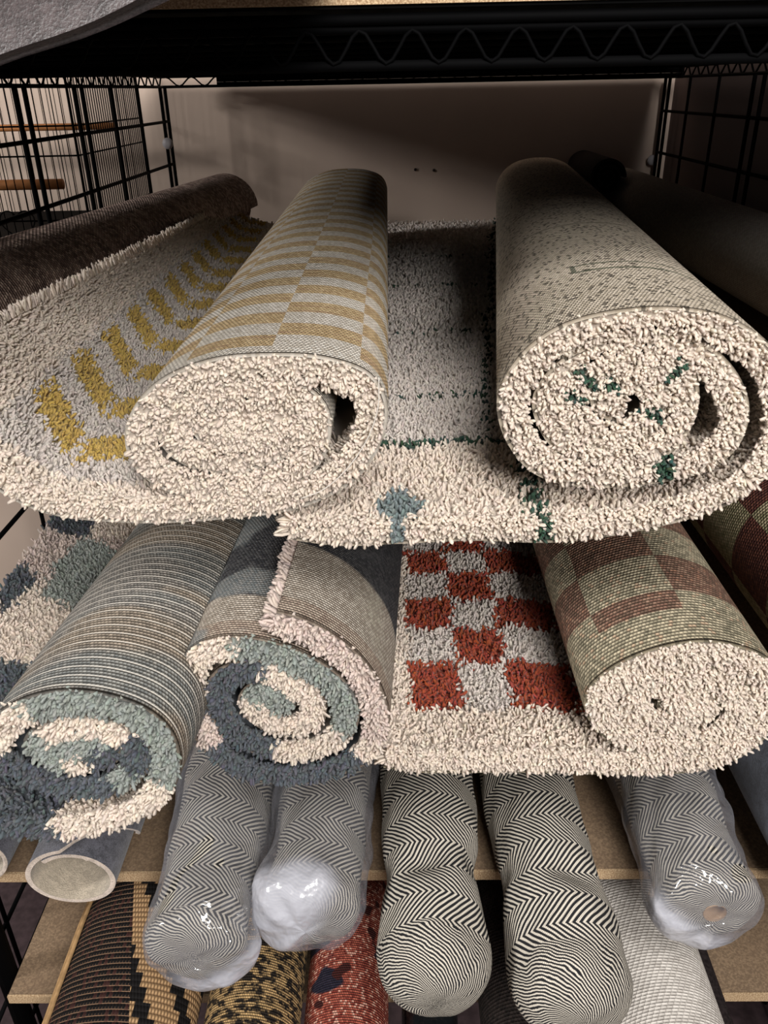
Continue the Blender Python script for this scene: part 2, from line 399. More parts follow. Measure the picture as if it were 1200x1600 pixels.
def make_rug(sh, label, group, back_mat, pattern, regions, endvis=1.0, edge=None, back_edge=True, tl=0.0080, tr=0.0016,
             end_sp=0.0019, name='rolled_rug', side_edges=(), thread=None):
    """pattern(idx, s, v, P)->(n,3) linear colours; regions: (i0,i1,v0,v1,spacing,len,rad) flat pile to be tufted"""
    base = sh.pos(np.array([sh.S*0.3]), np.array([0.0]))[0][0]
    root = empty(name, (float(base[0]), sh.Y0, float(sh.Fp[:, 1].min())), label, 'rug', group)
    V, Q, uv, ss, vv = sh.slab(-0.0028, 0.0)
    mesh_obj('woven_backing', V, Q, back_mat, root, uv=uv)
    bag = Bag()
    def pat(ss, vv):
        P, _ = sh.pos(ss, vv, 0.0); c = pattern(np.interp(ss, sh.s, sh.idx), ss, vv, P)
        return c
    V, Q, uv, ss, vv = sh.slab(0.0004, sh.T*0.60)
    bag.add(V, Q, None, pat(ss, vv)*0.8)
    def jit(C, a=0.09):
        n = len(C); k = 1+rng.normal(0, a*0.6, (n, 1)); C = C*k
        return np.clip(C + rng.normal(0, 0.008, (n, 3)), 0.004, 0.9)
    # surface pile
    for (i0, i1, v0, v1, sp, ln, rd) in regions:
        s0, s1 = sh.s_at(i0), sh.s_at(i1); v1 = min(v1, sh.L)
        ns, nv = max(1, int((s1-s0)/sp)), max(1, int((v1-v0)/sp))
        ss, vv = np.meshgrid((np.arange(ns)+.5)/ns, (np.arange(nv)+.5)/nv, indexing='ij')
        ss = s0+(ss.ravel()+rng.uniform(-.6, .6, ns*nv)/ns)*(s1-s0); vv = v0+(vv.ravel()+rng.uniform(-.6, .6, ns*nv)/nv)*(v1-v0)
        ss = np.clip(ss, 0, sh.S); vv = np.clip(vv, 0, sh.L)
        C = pat(ss, vv)
        n = len(ss); L = ln*rng.uniform(.75, 1.25, n)
        hgt = sh.T*rng.uniform(.82, 1.08, n)
        P, N = sh.pos(ss, vv, np.maximum(hgt-L, 0.001))
        T3 = np.cross(N, np.array([0, 1.0, 0]))
        D = N + rng.normal(0, .42, (n, 1))*T3 + np.stack([0*L, rng.normal(-.28, .42, n), 0*L], 1)
        D /= np.linalg.norm(D, axis=1)[:, None]
        bag.add(*make_tufts(P, D, L, rd*rng.uniform(.8, 1.2, n), jit(C), 2 if rd > .0023 else 3))
    # cut front edge (and the far edge): tufts fan out of the thickness of the pile
    def edge_tufts(vpos, sgn, sp, s_lo=0.0, s_hi=None, ln=tl, rd=tr):
        s_hi = sh.S if s_hi is None else s_hi
        ns = int((s_hi-s_lo)/sp); nt = max(3, int(sh.T*1.02/sp))
        ss, tt = np.meshgrid((np.arange(ns)+.5)/ns, (np.arange(nt)+.5)/nt, indexing='ij')
        n = ns*nt
        ss = s_lo+(ss.ravel()+rng.uniform(-.6, .6, n)/ns)*(s_hi-s_lo); tt = tt.ravel()+rng.uniform(-.5, .5, n)/nt
        ss = np.clip(ss, 0, sh.S); vv = np.full(n, vpos)+rng.uniform(0, .006, n)*sgn*-1
        vv = np.clip(vv, 0, sh.L)
        C = pat(ss, np.full(n, vpos) + 0.002)
        P, N = sh.pos(ss, vv, tt*sh.T)
        T3 = np.cross(N, np.array([0, 1.0, 0]))
        L = ln*rng.uniform(.55, 1.2, n)*(1-.25*np.abs(tt-.5)*2)
        D = np.array([0, 1.0*sgn, 0]) + N*((tt-.45)*.6+rng.normal(0, .30, n))[:, None] + T3*rng.normal(0, .36, (n, 1)) + np.array([0, 0, -.12])
        D /= np.linalg.norm(D, axis=1)[:, None]
        bag.add(*make_tufts(P, D, L, rd*rng.uniform(.8, 1.25, n), jit(C), 3))
    edge_tufts(0.0, -1, end_sp)
    if back_edge: edge_tufts(sh.L, 1, 0.005, rd=.0022)
    for which, v0, v1 in side_edges:      # long side of the rug: tufts leaning out of the side
        sp = .0034; nv = int((v1-v0)/sp); nt = 5; n = nv*nt
        vv = v0+(v1-v0)*np.repeat((np.arange(nv)+.5)/nv, nt)+rng.uniform(-.002, .002, n); vv = np.clip(vv, 0, sh.L)
        tt = np.tile((np.arange(nt)+.5)/nt, nv); s_ = np.full(n, 0.0 if which == 0 else sh.S)
        P, N = sh.pos(s_, vv, tt*sh.T); T3 = np.cross(N, np.array([0, 1.0, 0]))
        q, _ = sh.pos(np.array([.004]), np.array([.0])); q0, _ = sh.pos(np.array([.0]), np.array([.0]))
        sg = 1 if ((q0-q)[0]@T3[0]) > 0 else -1
        if which: sg = -sg
        D = T3*sg + N*((tt-.4)*1.2+rng.normal(0, .25, n))[:, None] + np.stack([0*tt, rng.normal(0, .35, n), 0*tt], 1)
        D /= np.linalg.norm(D, axis=1)[:, None]
        bag.add(*make_tufts(P, D, .011*rng.uniform(.7, 1.2, n), tr*rng.uniform(.9, 1.3, n), jit(pat(s_, vv)), 3))
    o = bag.obj('shag_pile', PILE, root)
    TOTAL[0] += sum(len(q)*2 for q in bag.Q)+sum(len(t) for t in bag.T)
    return root

# ================================================================== THE SETTING
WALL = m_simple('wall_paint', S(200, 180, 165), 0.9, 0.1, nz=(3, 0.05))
FLOOR = m_simple('floor_tile', S(62, 50, 52), 0.7, 0.2, nz=(60, 0.25))
wl = box('wall_back', -3.2, 3.2, 2.26, 2.36, 0, 3.0, WALL); tag(wl, kind='structure')
BLOCKER = m_simple('light_blocker_dark', S(112, 98, 94), 0.9, 0.1)
wr = box('light_blocker_right', .69, .78, .3, 2.26, 0, 3.0, BLOCKER); tag(wr, kind='structure')  # slab added to keep the front lamp off the right side, no known wall
fl = box('floor', -3.2, 3.2, -2.6, 2.26, -0.05, 0, FLOOR); tag(fl, kind='structure')
screw_m = m_simple('screw_metal', S(60, 50, 48), 0.4, 0.5, metal=0.6)
for (x, y) in ((649, 265), (678, 266)):
    p = aY(x, y, 2.26)
    a = np.arange(10)*2*math.pi/10
    V = [(p[0]+.0042*math.cos(t), 2.262, p[2]+.0042*math.sin(t)) for t in a]+[(p[0]+.003*math.cos(t), 2.256, p[2]+.003*math.sin(t)) for t in a]
    Fc = [(i, (i+1) % 10, 10+(i+1) % 10, 10+i) for i in range(10)]+[tuple(range(10, 20))]
    o = mesh_obj('wall_screw', V, Fc, screw_m, smooth=False)
    tag(o, ('left' if x < 660 else 'right')+' one of two small dark screw heads in the beige back wall', 'screw')

# ------------------------------------------------------------------ boards
def m_board():
    k = Mat('particle_board', 0.75, 0.2)
    n = k.noise(420, detail=3); n2 = k.noise(14, detail=2)
    c = k.mix(n.step(0.35, 0.7), S(112, 94, 76), S(144, 122, 98)); c = k.mix(n2.step(.3, .7)*.25, c, S(108, 86, 66))
    k.color(c); k.bump(n, .0004); return k.m
BOARD = m_board()
def m_board_edge():
    k = Mat('board_cut_edge', 0.8, 0.2); n = k.noise(700, detail=3)
    k.color(k.mix(n.step(.35, .7), S(150, 122, 92), S(205, 180, 145))); k.bump(n, .0006); return k.m
BEDGE = m_board_edge()
ZA, ZB, ZC, ZD, ZT = 1.186, 0.946, 0.735, 0.515, 1.553
def board(z, label, x0=-.487, x1=.64, y0=.62, y1=2.14, th=.013, m=None):
    root = empty('shelf_board', ((x0+x1)/2, y0, z-th), label, 'shelf board')
    box('panel', x0, x1, y0+.0015, y1, z-th, z, BOARD, root, .001)
    if m: box('underside_shade', x0, x1, y0+.001, y1, z-th-.002, z-th-.0003, m, root)  # added black sheet that paints the shade below the board
    box('cut_edge', x0, x1, y0-.0015, y0+.0015, z-th, z, BEDGE, root)
board(ZA-.003, 'brown particle board hidden under the shaggy rugs of the top row', y0=.80)
board(ZB, 'brown particle board carrying the middle row of rolled shaggy rugs', y0=.66)
board(ZC, 'brown particle board under the herringbone rolls, third shelf down')
board(ZD, 'brown particle board on the lowest visible shelf under the flatwoven rugs')
TOPB = lambda: board(1.559, 'pale wooden board lying on the black wire shelf along the top', x0=-.54, x1=.64, y0=.6, y1=2.16, th=.012, m=UNDERSHADE)

# ------------------------------------------------------------------ black wire rack
BLK = m_simple('black_coated_wire', (0.0018, 0.0018, 0.002), 0.7, 0.03)
UNDERSHADE = m_simple('painted_underside_shade', (0.004, 0.004, 0.004), 0.9, 0.05)  # near-black colour stands in for the unlit underside of the top board
WOODM = m_simple('perch_wood', S(170, 112, 66), 0.6, 0.3, nz=(60, .15))
GREYP = m_simple('grey_plastic_clip', S(165, 160, 162), 0.5, 0.4)
rack = empty('wire_rack', (0.06, 1.4, 0), 'black wire shelving rack holding all the rolled rugs', 'rack')
XL, XR = -.53, .66
proto = {}
def bar(name, a, b, r, parent=rack, n=6, mat=None):
    """straight bar; alike bars share their mesh"""
    a, b = Vector(a), Vector(b); L = (b-a).length; key = (round(L, 3), r, name)
    if key not in proto:
        V, Fc = tube_vf([(0, 0, 0), (0, 0, L)], r, n); me = bpy.data.meshes.new(name); me.from_pydata(V.tolist(), [], Fc)
        me.materials.append(mat or BLK); me.polygons.foreach_set('use_smooth', [True]*len(me.polygons)); me.update(); proto[key] = me
    o = bpy.data.objects.new(name, proto[key]); col.objects.link(o); o.parent = parent
    o.location = a-parent.location; o.rotation_euler = (b-a).to_track_quat('Z', 'Y').to_euler(); return o
zt = 1.518
def shelf_deck():
    # wire shelf just above eye level: perimeter rails, zigzag truss, deck wires
    for y in (.61, 2.17):
        for z in (1.5135, 1.5345):
            bar('rail', (XL-.02, y, z), (XR+.02, y, z), .0035)
    for z in (1.519, 1.5245, 1.5295): bar('rail', (XL+.12, 2.168, z), (XR+.02, 2.168, z), .0031)
    for x in (XL-.01, XR+.01):
        for z in (1.5135, 1.5345): bar('rail', (x, .61, z), (x, 2.17, z), .0033)
    bar('rail', (XL-.02, .607, 1.5395), (XR+.02, .607, 1.5395), .0038)
    for k in range(12):
        y = .72+k*.125; bar('cross_wire', (XL, y, 1.535), (XR, y, 1.535), .0028)
    for k in range(60):
        x = XL+.01+k*(XR-XL-.02)/59; bar('deck_wire', (x, .61, 1.5395), (x, 2.17, 1.5395), .0016)
    zz = lambda p0, p1, n: [tuple(np.array(p0)+(np.array(p1)-np.array(p0))*i/n+np.array([0, 0, .0185*(i % 2)])) for i in range(n+1)]
    def smoothz(p0, p1, per):
        L = np.linalg.norm(np.array(p1)-np.array(p0)); n = int(L/per*8); t = np.linspace(0, 1, n)
        P = np.array(p0)+(np.array(p1)-np.array(p0))*t[:, None]; P[:, 2] += .0105+.0095*np.cos(t*L/per*2*math.pi); return P
    tube('truss_wire', smoothz((XL, .607, 1.5135), (XR, .607, 1.5135), .034), .0013, BLK, rack, 5)
    tube('truss_wire', smoothz((XL, 2.172, 1.5135), (XR, 2.172, 1.5135), .06), .0019, BLK, rack, 5)
    for x in (XL-.01, XR+.01): tube('truss_wire', smoothz((x, .61, 1.5135), (x, 2.17, 1.5135), .06), .0019, BLK, rack, 5)
shelf_deck()
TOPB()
for x in (XL, XR):
    ys = (1.29, 1.325, 1.535, 1.572, 1.735, 1.915, 2.105, 2.15, 1.08, .90, .72) if x < 0 else (2.235, 2.20, 2.05, 1.87, 1.69, 1.645, 1.46, 1.28, 1.1, .92, .74)
    thick = (1.29, 1.325, 1.535, 1.572, 2.105, 2.15) if x < 0 else (2.235, 2.20, 1.69, 1.645)
    for y in ys: bar('grid_upright', (x, y, .01), (x, y, 1.512), .0040 if y in thick else .0033)
    z = 1.441
    while z > .05:
        bar('grid_crossbar', (x, .62, z), (x, ys[0] if x > 0 else 2.15, z), .0034); z -= .0925
    for y in (.65,): bar('post', (x-.03*np.sign(-x)*-1, y, 0), (x-.03*np.sign(-x)*-1, y, 1.70), .0125, n=12)
for (x, y) in ((263, 224), (1018, 250)):      # round plastic connectors on the grid panels
    p = aX = None
    X_ = XL+.006 if x < 600 else XR-.006; d = ray(x, y); p = EYE+d*X_/d[0]
    a = np.arange(20)*2*math.pi/20; sx = 1 if X_ < 0 else -1; V = []
    # disc facing the camera along -Y
    for (r, dy) in ((.0095, .006), (.0125, 0), (.0115, -.003), (.004, -.005)):
        V += [(p[0]+r*math.cos(t), p[1]+dy-.006, p[2]+r*math.sin(t)) for t in a]
    Fc = [(j*20+i, j*20+(i+1) % 20, (j+1)*20+(i+1) % 20, (j+1)*20+i) for j in range(3) for i in range(20)]+[tuple(range(60, 80)), tuple(range(19, -1, -1))]
    o = mesh_obj('panel_clip', V, Fc, GREYP, rack); o['label'] = 'round grey plastic clip'

# ------------------------------------------------------------------ bird cage standing beyond the left side
cage = empty('bird_cage', (-1.1, 1.95, 1.2), 'black wire bird cage with wooden perches beyond the left rack side', 'cage')
cx0, cx1, cy0, cy1, cz0, cz1 = -1.62, -.615, 1.74, 2.22, 1.235, 1.70
for k in range(60):
    x = cx0+k*(cx1-cx0)/59; bar('cage_bar', (x, cy0, cz0), (x, cy0, cz1), .0011, cage, 4)
for k in range(60):
    x = cx0+k*(cx1-cx0)/59; bar('cage_bar', (x, cy1, cz0), (x, cy1, cz1), .0009, cage, 4)
for k in range(33):
    y = cy0+k*(cy1-cy0)/32; bar('cage_bar', (cx1, y, cz0), (cx1, y, cz1), .0012, cage, 4)
for z in (cz0, 1.275, 1.395, 1.448, 1.6, cz1):
    bar('cage_hoop', (cx0, cy0, z), (cx1, cy0, z), .0017, cage, 5); bar('cage_hoop', (cx1, cy0, z), (cx1, cy1, z), .0017, cage, 5)
for p in ((cx0, cy0), (cx1, cy0), (cx1, cy1)): bar('corner_rod', (p[0], p[1], cz0), (p[0], p[1], cz1), .0028, cage, 6)
bar('perch', (cx0, 1.86, 1.333), (-.70, 1.86, 1.333), .0105, cage, 12, WOODM)
bar('perch', (cx0, 2.10, 1.435), (-.64, 2.10, 1.435), .0075, cage, 12, WOODM)
box('cage_tray', cx0-.01, cx1+.01, cy0-.01, cy1+.01, 1.20, 1.236, BLK, cage, .004)
hp = aY(33, 372, cy0-.004)
t = np.linspace(0, 2*math.pi, 40)
tube('heart_scroll', np.stack([hp[0]+.0022*16*np.sin(t)**3, np.full(40, cy0-.004), hp[2]+.026+.0022*(13*np.cos(t)-5*np.cos(2*t)-2*np.cos(3*t)-np.cos(4*t))], 1), .0014, BLK, cage, 5, closed=True)
stand = empty('cage_stand', (-1.1, 1.95, 0), 'low black metal stand carrying the bird cage beyond the rack', 'stand')
box('stand_top', cx0-.02, cx1+.02, cy0-.02, 2.235, 1.175, 1.199, BLK, stand, .003)
for sx in (cx0, cx1):
    for sy in (cy0, 2.2): bar('leg', (sx, sy, 0), (sx, sy, 1.176), .012, stand, 10)

# ================================================================== SHAGGY RUGS
CREAM = np.array(S(236, 223, 209)); PINKC = np.array(S(226, 210, 200)); GWHITE = np.array(S(217, 208, 200))
YEL = np.array(S(208, 178, 100)); GRN = np.array(S(60, 88, 72)); BLU = np.array(S(136, 148, 148))
SAGE = np.array(S(164, 170, 163)); DKB = np.array(S(96, 101, 107)); RUST = np.array(S(166, 76, 52))
def nz(s, v, k): return np.sin(s*k+1.3)*np.cos(v*k*.83+.4)+.5*np.sin(s*k*2.3+v*k*1.9)

# --- A1: cream rug with yellow chevrons, rolled from the right
p1 = [(-170, 600), (-80, 700), (50, 790), (200, 812), (350, 806), (470, 788), (560, 738), (600, 655), (580, 592), (515, 564), (430, 557), (330, 566),
      (245, 604), (203, 665), (213, 725), (270, 765), (370, 775), (455, 757), (500, 715), (512, 655), (484, 612), (420, 596), (330, 602), (268, 640),
      (252, 682), (290, 722), (370, 733), (440, 712), (475, 675), (455, 645), (400, 637), (335, 648), (305, 670), (335, 698), (390, 700), (425, 680), (400, 662), (350, 668), (345, 680), (380, 683)]
c0 = aY(400, 680, .55); c1 = aY(535, 312, 1.85)
shA1 = Sheet(p1, .55, 1.85, .0190, 1, [(345, 338), (362, 345), (387, 352), (412, 360), (440, 364), (482, 368)], (c1[0]-c0[0], c1[2]-c0[2]), 1.0, (400, 680))
s_mid = shA1.s_at(1.95)+.012
def pat_a1(idx, s, v, P):
    n = len(idx); C = np.tile(CREAM, (n, 1))
    a = s-s_mid; aa = np.abs(a)
    j = rng.normal(0, .0022, n)
    width = .010+.052
    ph = ((v-.055+j) - aa*np.where(a < 0, .95, .5))/.098
    m = (idx < 5.5) & (aa > .004) & (aa < .066+j) & (ph > 0) & (np.mod(ph, 1) < .5) & (v > .045)
    g = (idx < 5.5) & (v > .03) & (aa < .075+j)
    C[g] = GWHITE*1.03
    C[m] = YEL
    return C
rugA1 = make_rug(shA1, 'cream shaggy rug with yellow chevrons and tan checked backing, left of centre in top row', None, W_A1, pat_a1,
         [(0, 5.6, 0, .45, .0029, .009, .0017), (0, 5.6, .45, 1.4, .0042, .011, .0024), (5.6, 9, 0, .05, .0028, .009, .0016), (16, 19, 0, .06, .0030, .009, .0016)],
         side_edges=[(0, 0, 1.3)])

tp = [(592, 590), (590, 640), (572, 690), (540, 735), (505, 765), (470, 779)]
tq, _ = catmull([aY(x, y, .533+.002*i) for i, (x, y) in enumerate(tp)], 6)
o = tube('loose_thread', tq-np.array(rugA1.location), .00045, PILE, None, 5); o.parent = rugA1; o['label'] = 'thin loose white thread'
a_ = o.data.color_attributes.new('Col', 'FLOAT_COLOR', 'POINT'); a_.data.foreach_set('color', [.8, .76, .7, 1]*len(o.data.vertices))

# --- A2: white rug with green grid lines, big roll on the right
p2 = [(452, 838), (530, 848), (620, 845), (740, 840), (860, 843), (960, 832), (1070, 808), (1150, 777), (1208, 725), (1236, 650), (1225, 580), (1185, 530),
      (1120, 496), (1040, 485), (950, 492), (880, 512), (830, 545), (795, 590), (782, 635), (798, 690), (840, 737), (910, 756), (1000, 753), (1090, 736),
      (1145, 700), (1165, 645), (1150, 592), (1108, 548), (1040, 529), (960, 534), (890, 560), (848, 600), (838, 640), (865, 693), (920, 720), (990, 723),
      (1050, 700), (1085, 640), (1078, 578), (1038, 548), (975, 545), (908, 577), (874, 622), (887, 665), (930, 693), (990, 690), (1033, 652), (1042, 602),
      (1012, 572), (965, 577), (928, 610), (938, 645), (972, 652)]
c0 = aY(985, 620, .55); c1 = aY(835, 290, 2.15)
def lift2(s, v, idx):
    wgt = np.clip((6.0-idx)/2.5, 0, 1); z = .016*(1-np.exp(-v/.05))*wgt*(1-v/1.6)
    return np.stack([0*z, 0*z, z], -1)
xb = aY(560, 346, 2.15); xs = c1[0]-c0[0]
def back_of(i, fx):   # far position of the flat part, in the photograph's frame
    return None
bp = []
for i in range(6):
    q = aY(*p2[i], .55); t = i/6.0
    X_ = q[0] + (.015*(1-t)+xs*t); Y_, Z_ = 2.15, 1.190
    d = np.array([X_, Y_, Z_])-EYE; zc = d@fw
    bp.append((600+F*(d@rt)/zc, 800-F*(d@up)/zc))
shA2 = Sheet(p2, .55, 2.15, .0175, 1, bp, (xs, c1[2]-c0[2]), 1.0, (985, 620), lift=lift2)
gl = [aZ(690, y, 1.212)[1] for y in (702, 628, 522, 445, 398)]
dots_end = [(5.0, .4), (22.4, .3), (38.3, .35), (41.0, .3), (41.8, .3), (46.0, .3), (49.4, .3)]
def pat_a2(idx, s, v, P):
    n = len(idx); C = np.tile(CREAM, (n, 1)); flat = idx < 5.7
    j = rng.normal(0, .0012, n); wob = .0022*np.sin(P[:, 0]*70)+.0015*np.sin(P[:, 0]*210)
    C[flat & (v > gl[0]-.55)] = GWHITE*1.04
    gap = np.sin(P[:, 0]*160+np.floor(P[:, 1]*9)*2.1) > -.55
    for k, y in enumerate(gl):
        C[flat & (np.abs(P[:, 1]-y+wob+j) < (.0045 if k == 0 else .0038)) & (gap | (k == 0)) & (P[:, 0] > -.04)] = GRN*(.9 if k == 0 else .7)
    # lengthwise stitched line on the flat part beside the roll
    lx = P[:, 0] - (.0815+(v-.15)*.115)
    C[flat & (v > .13) & (np.abs(lx+wob*1.3+j) < .0040) & (np.sin(P[:, 1]*260) > -.5)] = GRN*.75
    # line running over the front edge
    si = aY(848, 760, .55)[0]
    m = flat & (np.abs(P[:, 0]-si-.004*np.sign(np.sin(P[:, 1]*300))+j) < .0050) & (v < gl[0]-.54); C[m] = GRN
    # blue-grey patch near the front edge
    bx = aY(622, 760, .55)[0]
    m = flat & (np.abs(P[:, 0]-bx)*1.25+np.abs(v-.022)*1.0 < .026) & (v < .06); C[m] = BLU
    for (i, w_) in dots_end: C[(np.abs(idx-i) < w_*.5) & ~flat] = GRN
    return C
make_rug(shA2, 'white shaggy rug with dark green grid lines and speckled beige backing, top row', None, W_A2, pat_a2,
         [(0, 6.6, 0, .42, .0029, .009, .0017), (0, 6.0, .42, 1.0, .0042, .011, .0024), (0, 6.0, 1.0, 1.6, .0060, .012, .0034), (6, 10.5, 0, .10, .0029, .009, .0017), (22, 27, 0, .09, .003, .009, .0017), (35, 39, 0, .05, .003, .009, .0016)],
         side_edges=[(0, 0, .3)])

# --- B1: block-patterned blue and cream rug, lower left
p3 = [(-230, 1258), (-150, 1282), (-50, 1298), (40, 1303), (110, 1304), (190, 1287), (248, 1257), (276, 1205), (268, 1150), (228, 1110), (160, 1086), (90, 1082),
      (30, 1098), (-15, 1130), (-27, 1165), (0, 1197), (50, 1224), (110, 1241), (180, 1236), (226, 1205), (230, 1165), (190, 1132), (120, 1119), (62, 1135),
      (42, 1165), (75, 1195), (130, 1205), (180, 1187), (176, 1155), (125, 1146), (88, 1165), (110, 1178)]
col3 = [(0, DKB), (3.7, CREAM), (6.6, SAGE), (12.0, CREAM), (14.4, DKB), (16.4, DKB*1.1), (18.2, SAGE), (18.9, DKB), (20.6, CREAM), (23.2, SAGE), (25.5, CREAM), (26.3, DKB), (28, SAGE)]
def by_idx(lst, idx, n):
    C = np.empty((n, 3)); i2 = idx+rng.normal(0, .07, n)
    for a, c in lst: C[i2 >= a] = c
    C[i2 < lst[0][0]] = lst[0][1]
    return C
bk3 = []
for i in range(4):
    q = aY(*p3[i], .47); d = np.array([q[0]-.09+.045*i, 2.0, .955])-EYE; zc = d@fw; bk3.append((600+F*(d@rt)/zc, 800-F*(d@up)/zc))
shB1 = Sheet(p3, .47, 2.0, .0180, 1, bk3, (0.13, -.005), 1.0, (140, 1180))
def pat_b1(idx, s, v, P):
    n = len(idx); C = by_idx(col3, idx, n)
    f = (idx < 5.5) & (v > .015) & ~((idx > 3.4) & (v < .05))
    if f.any():
        x_ = P[:, 0]+rng.normal(0, .0018, n)+.004*np.sin(P[:, 1]*60); y_ = P[:, 1]+rng.normal(0, .0018, n)+.004*np.sin(P[:, 0]*70)
        d_ = y_+.55*(x_+.38)          # block rows run slightly askew
        C[f] = PINKC*.93
        C[f & (y_ < .665)] = DKB
        C[f & (y_ >= .665) & (d_ < .79)] = CREAM
        C[f & (d_ >= .720) & (d_ < .80) & (x_ < -.432)] = DKB
        C[f & (d_ >= .775) & (d_ < .915) & (x_ > -.418)] = SAGE
        C[f & (y_ > .935)] = CREAM
        C[f & (y_ > .935) & (x_ < -.41)] = DKB
        C[f & (y_ > 1.05)] = SAGE
    return C
make_rug(shB1, 'blue, sage and cream block rug rolled at the lower left with grey ribbed backing', None, W_B1, pat_b1,
         [(0, 6.4, 0, .55, .0031, .011, .0019)], tr=.0018, tl=.0095)

# --- B2: blue and cream roll with its loose flap on top
p4 = [(432, 958), (470, 968), (515, 991), (560, 1027), (592, 1075), (604, 1130), (582, 1182), (515, 1213), (440, 1222), (365, 1206), (315, 1162), (287, 1105),
      (283, 1050), (305, 1012), (355, 997), (420, 1004), (490, 1031), (540, 1070), (557, 1120), (532, 1165), (470, 1185), (400, 1175), (345, 1137), (325, 1085),
      (345, 1047), (400, 1034), (460, 1051), (500, 1085), (500, 1130), (455, 1148), (400, 1130), (376, 1095), (402, 1066), (440, 1077), (460, 1105)]
col4 = [(0, PINKC), (5.5, CREAM), (6.2, DKB*1.1), (9.9, PINKC), (10.8, DKB*1.1), (11.3, CREAM), (14.2, SAGE), (18.6, CREAM), (20.6, DKB*1.05), (25.2, CREAM), (28.9, CREAM), (30.0, CREAM), (31.2, SAGE)]
shB2 = Sheet(p4, .54, 2.0, .0185, -1, [], (0.07, -.005), 1.0, (440, 1100))
shB2.side = -1
def pat_b2(idx, s, v, P): return by_idx(col4, idx, len(idx))
make_rug(shB2, 'blue, sage and cream rolled rug with its loose edge folded over its top', None, W_B2, pat_b2,
         [(0, 3, 0, .02, .003, .010, .0018)], tr=.0018, tl=.0095, side_edges=[(0, 0, .5)])

# --- B3: rust and white checkerboard rug
p5 = [(600, 1196), (660, 1204), (750, 1204), (850, 1204), (950, 1207), (1050, 1206), (1130, 1192), (1192, 1152), (1224, 1090), (1203, 1037), (1150, 1011),
      (1085, 1004), (1010, 1020), (950, 1050), (918, 1087), (930, 1132), (978, 1166), (1050, 1177), (1130, 1161), (1177, 1110), (1160, 1065), (1100, 1041),
      (1030, 1050), (976, 1080), (970, 1115), (1010, 1141), (1080, 1141), (1122, 1106), (1092, 1076), (1042, 1082), (1030, 1105)]
bk5 = []
for i in range(5):
    q = aY(*p5[i], .54); d = np.array([q[0]+.01, 2.0, .952])-EYE; zc = d@fw; bk5.append((600+F*(d@rt)/zc, 800-F*(d@up)/zc))
shB3 = Sheet(p5, .54, 2.0, .0225, 1, bk5, (0.0, -.006), 1.0, (1060, 1105), lift=lambda s, v, idx: np.stack([0*s, 0*s, .010*(1-np.exp(-v/.04))*np.clip((5.0-idx)/2, 0, 1)*(1-v/1.5)], -1))
zc5 = .982
ylim = [aZ(720, y, zc5)[1] for y in (1113, 1043, 988, 942, 901, 866, 838, 815)]
xlim = [aZ(x, 1078, zc5)[0] for x in (635, 718, 797, 900)]
def pat_b3(idx, s, v, P):
    n = len(idx); C = np.tile(CREAM, (n, 1)); flat = idx < 5.2
    jx = rng.normal(0, .0014, n)+.0018*np.sin(P[:, 1]*80); jy = rng.normal(0, .0014, n)+.0018*np.sin(P[:, 0]*90)
    ci = np.digitize(P[:, 0]+jx, xlim); ri = np.digitize(P[:, 1]+jy, ylim)
    inside = flat & (ci >= 1) & (ci <= 3) & (ri >= 1)
    C[inside] = GWHITE*1.06
    C[inside & ((ci+ri) % 2 == 0)] = RUST
    C[(np.abs(P[:, 0]-xlim[3]-.022) < .010) & flat & (ri >= 1) & (ri % 2 == 0)] = RUST*.8
    return C
make_rug(shB3, 'cream shaggy rug with rust red checkerboard squares, rolled at the right of the middle row', None, W_B3, pat_b3,
         [(0, 6.2, 0, .62, .0028, .0095, .0017), (6, 8.5, 0, .04, .003, .009, .0016)], side_edges=[(0, 0, .6)])

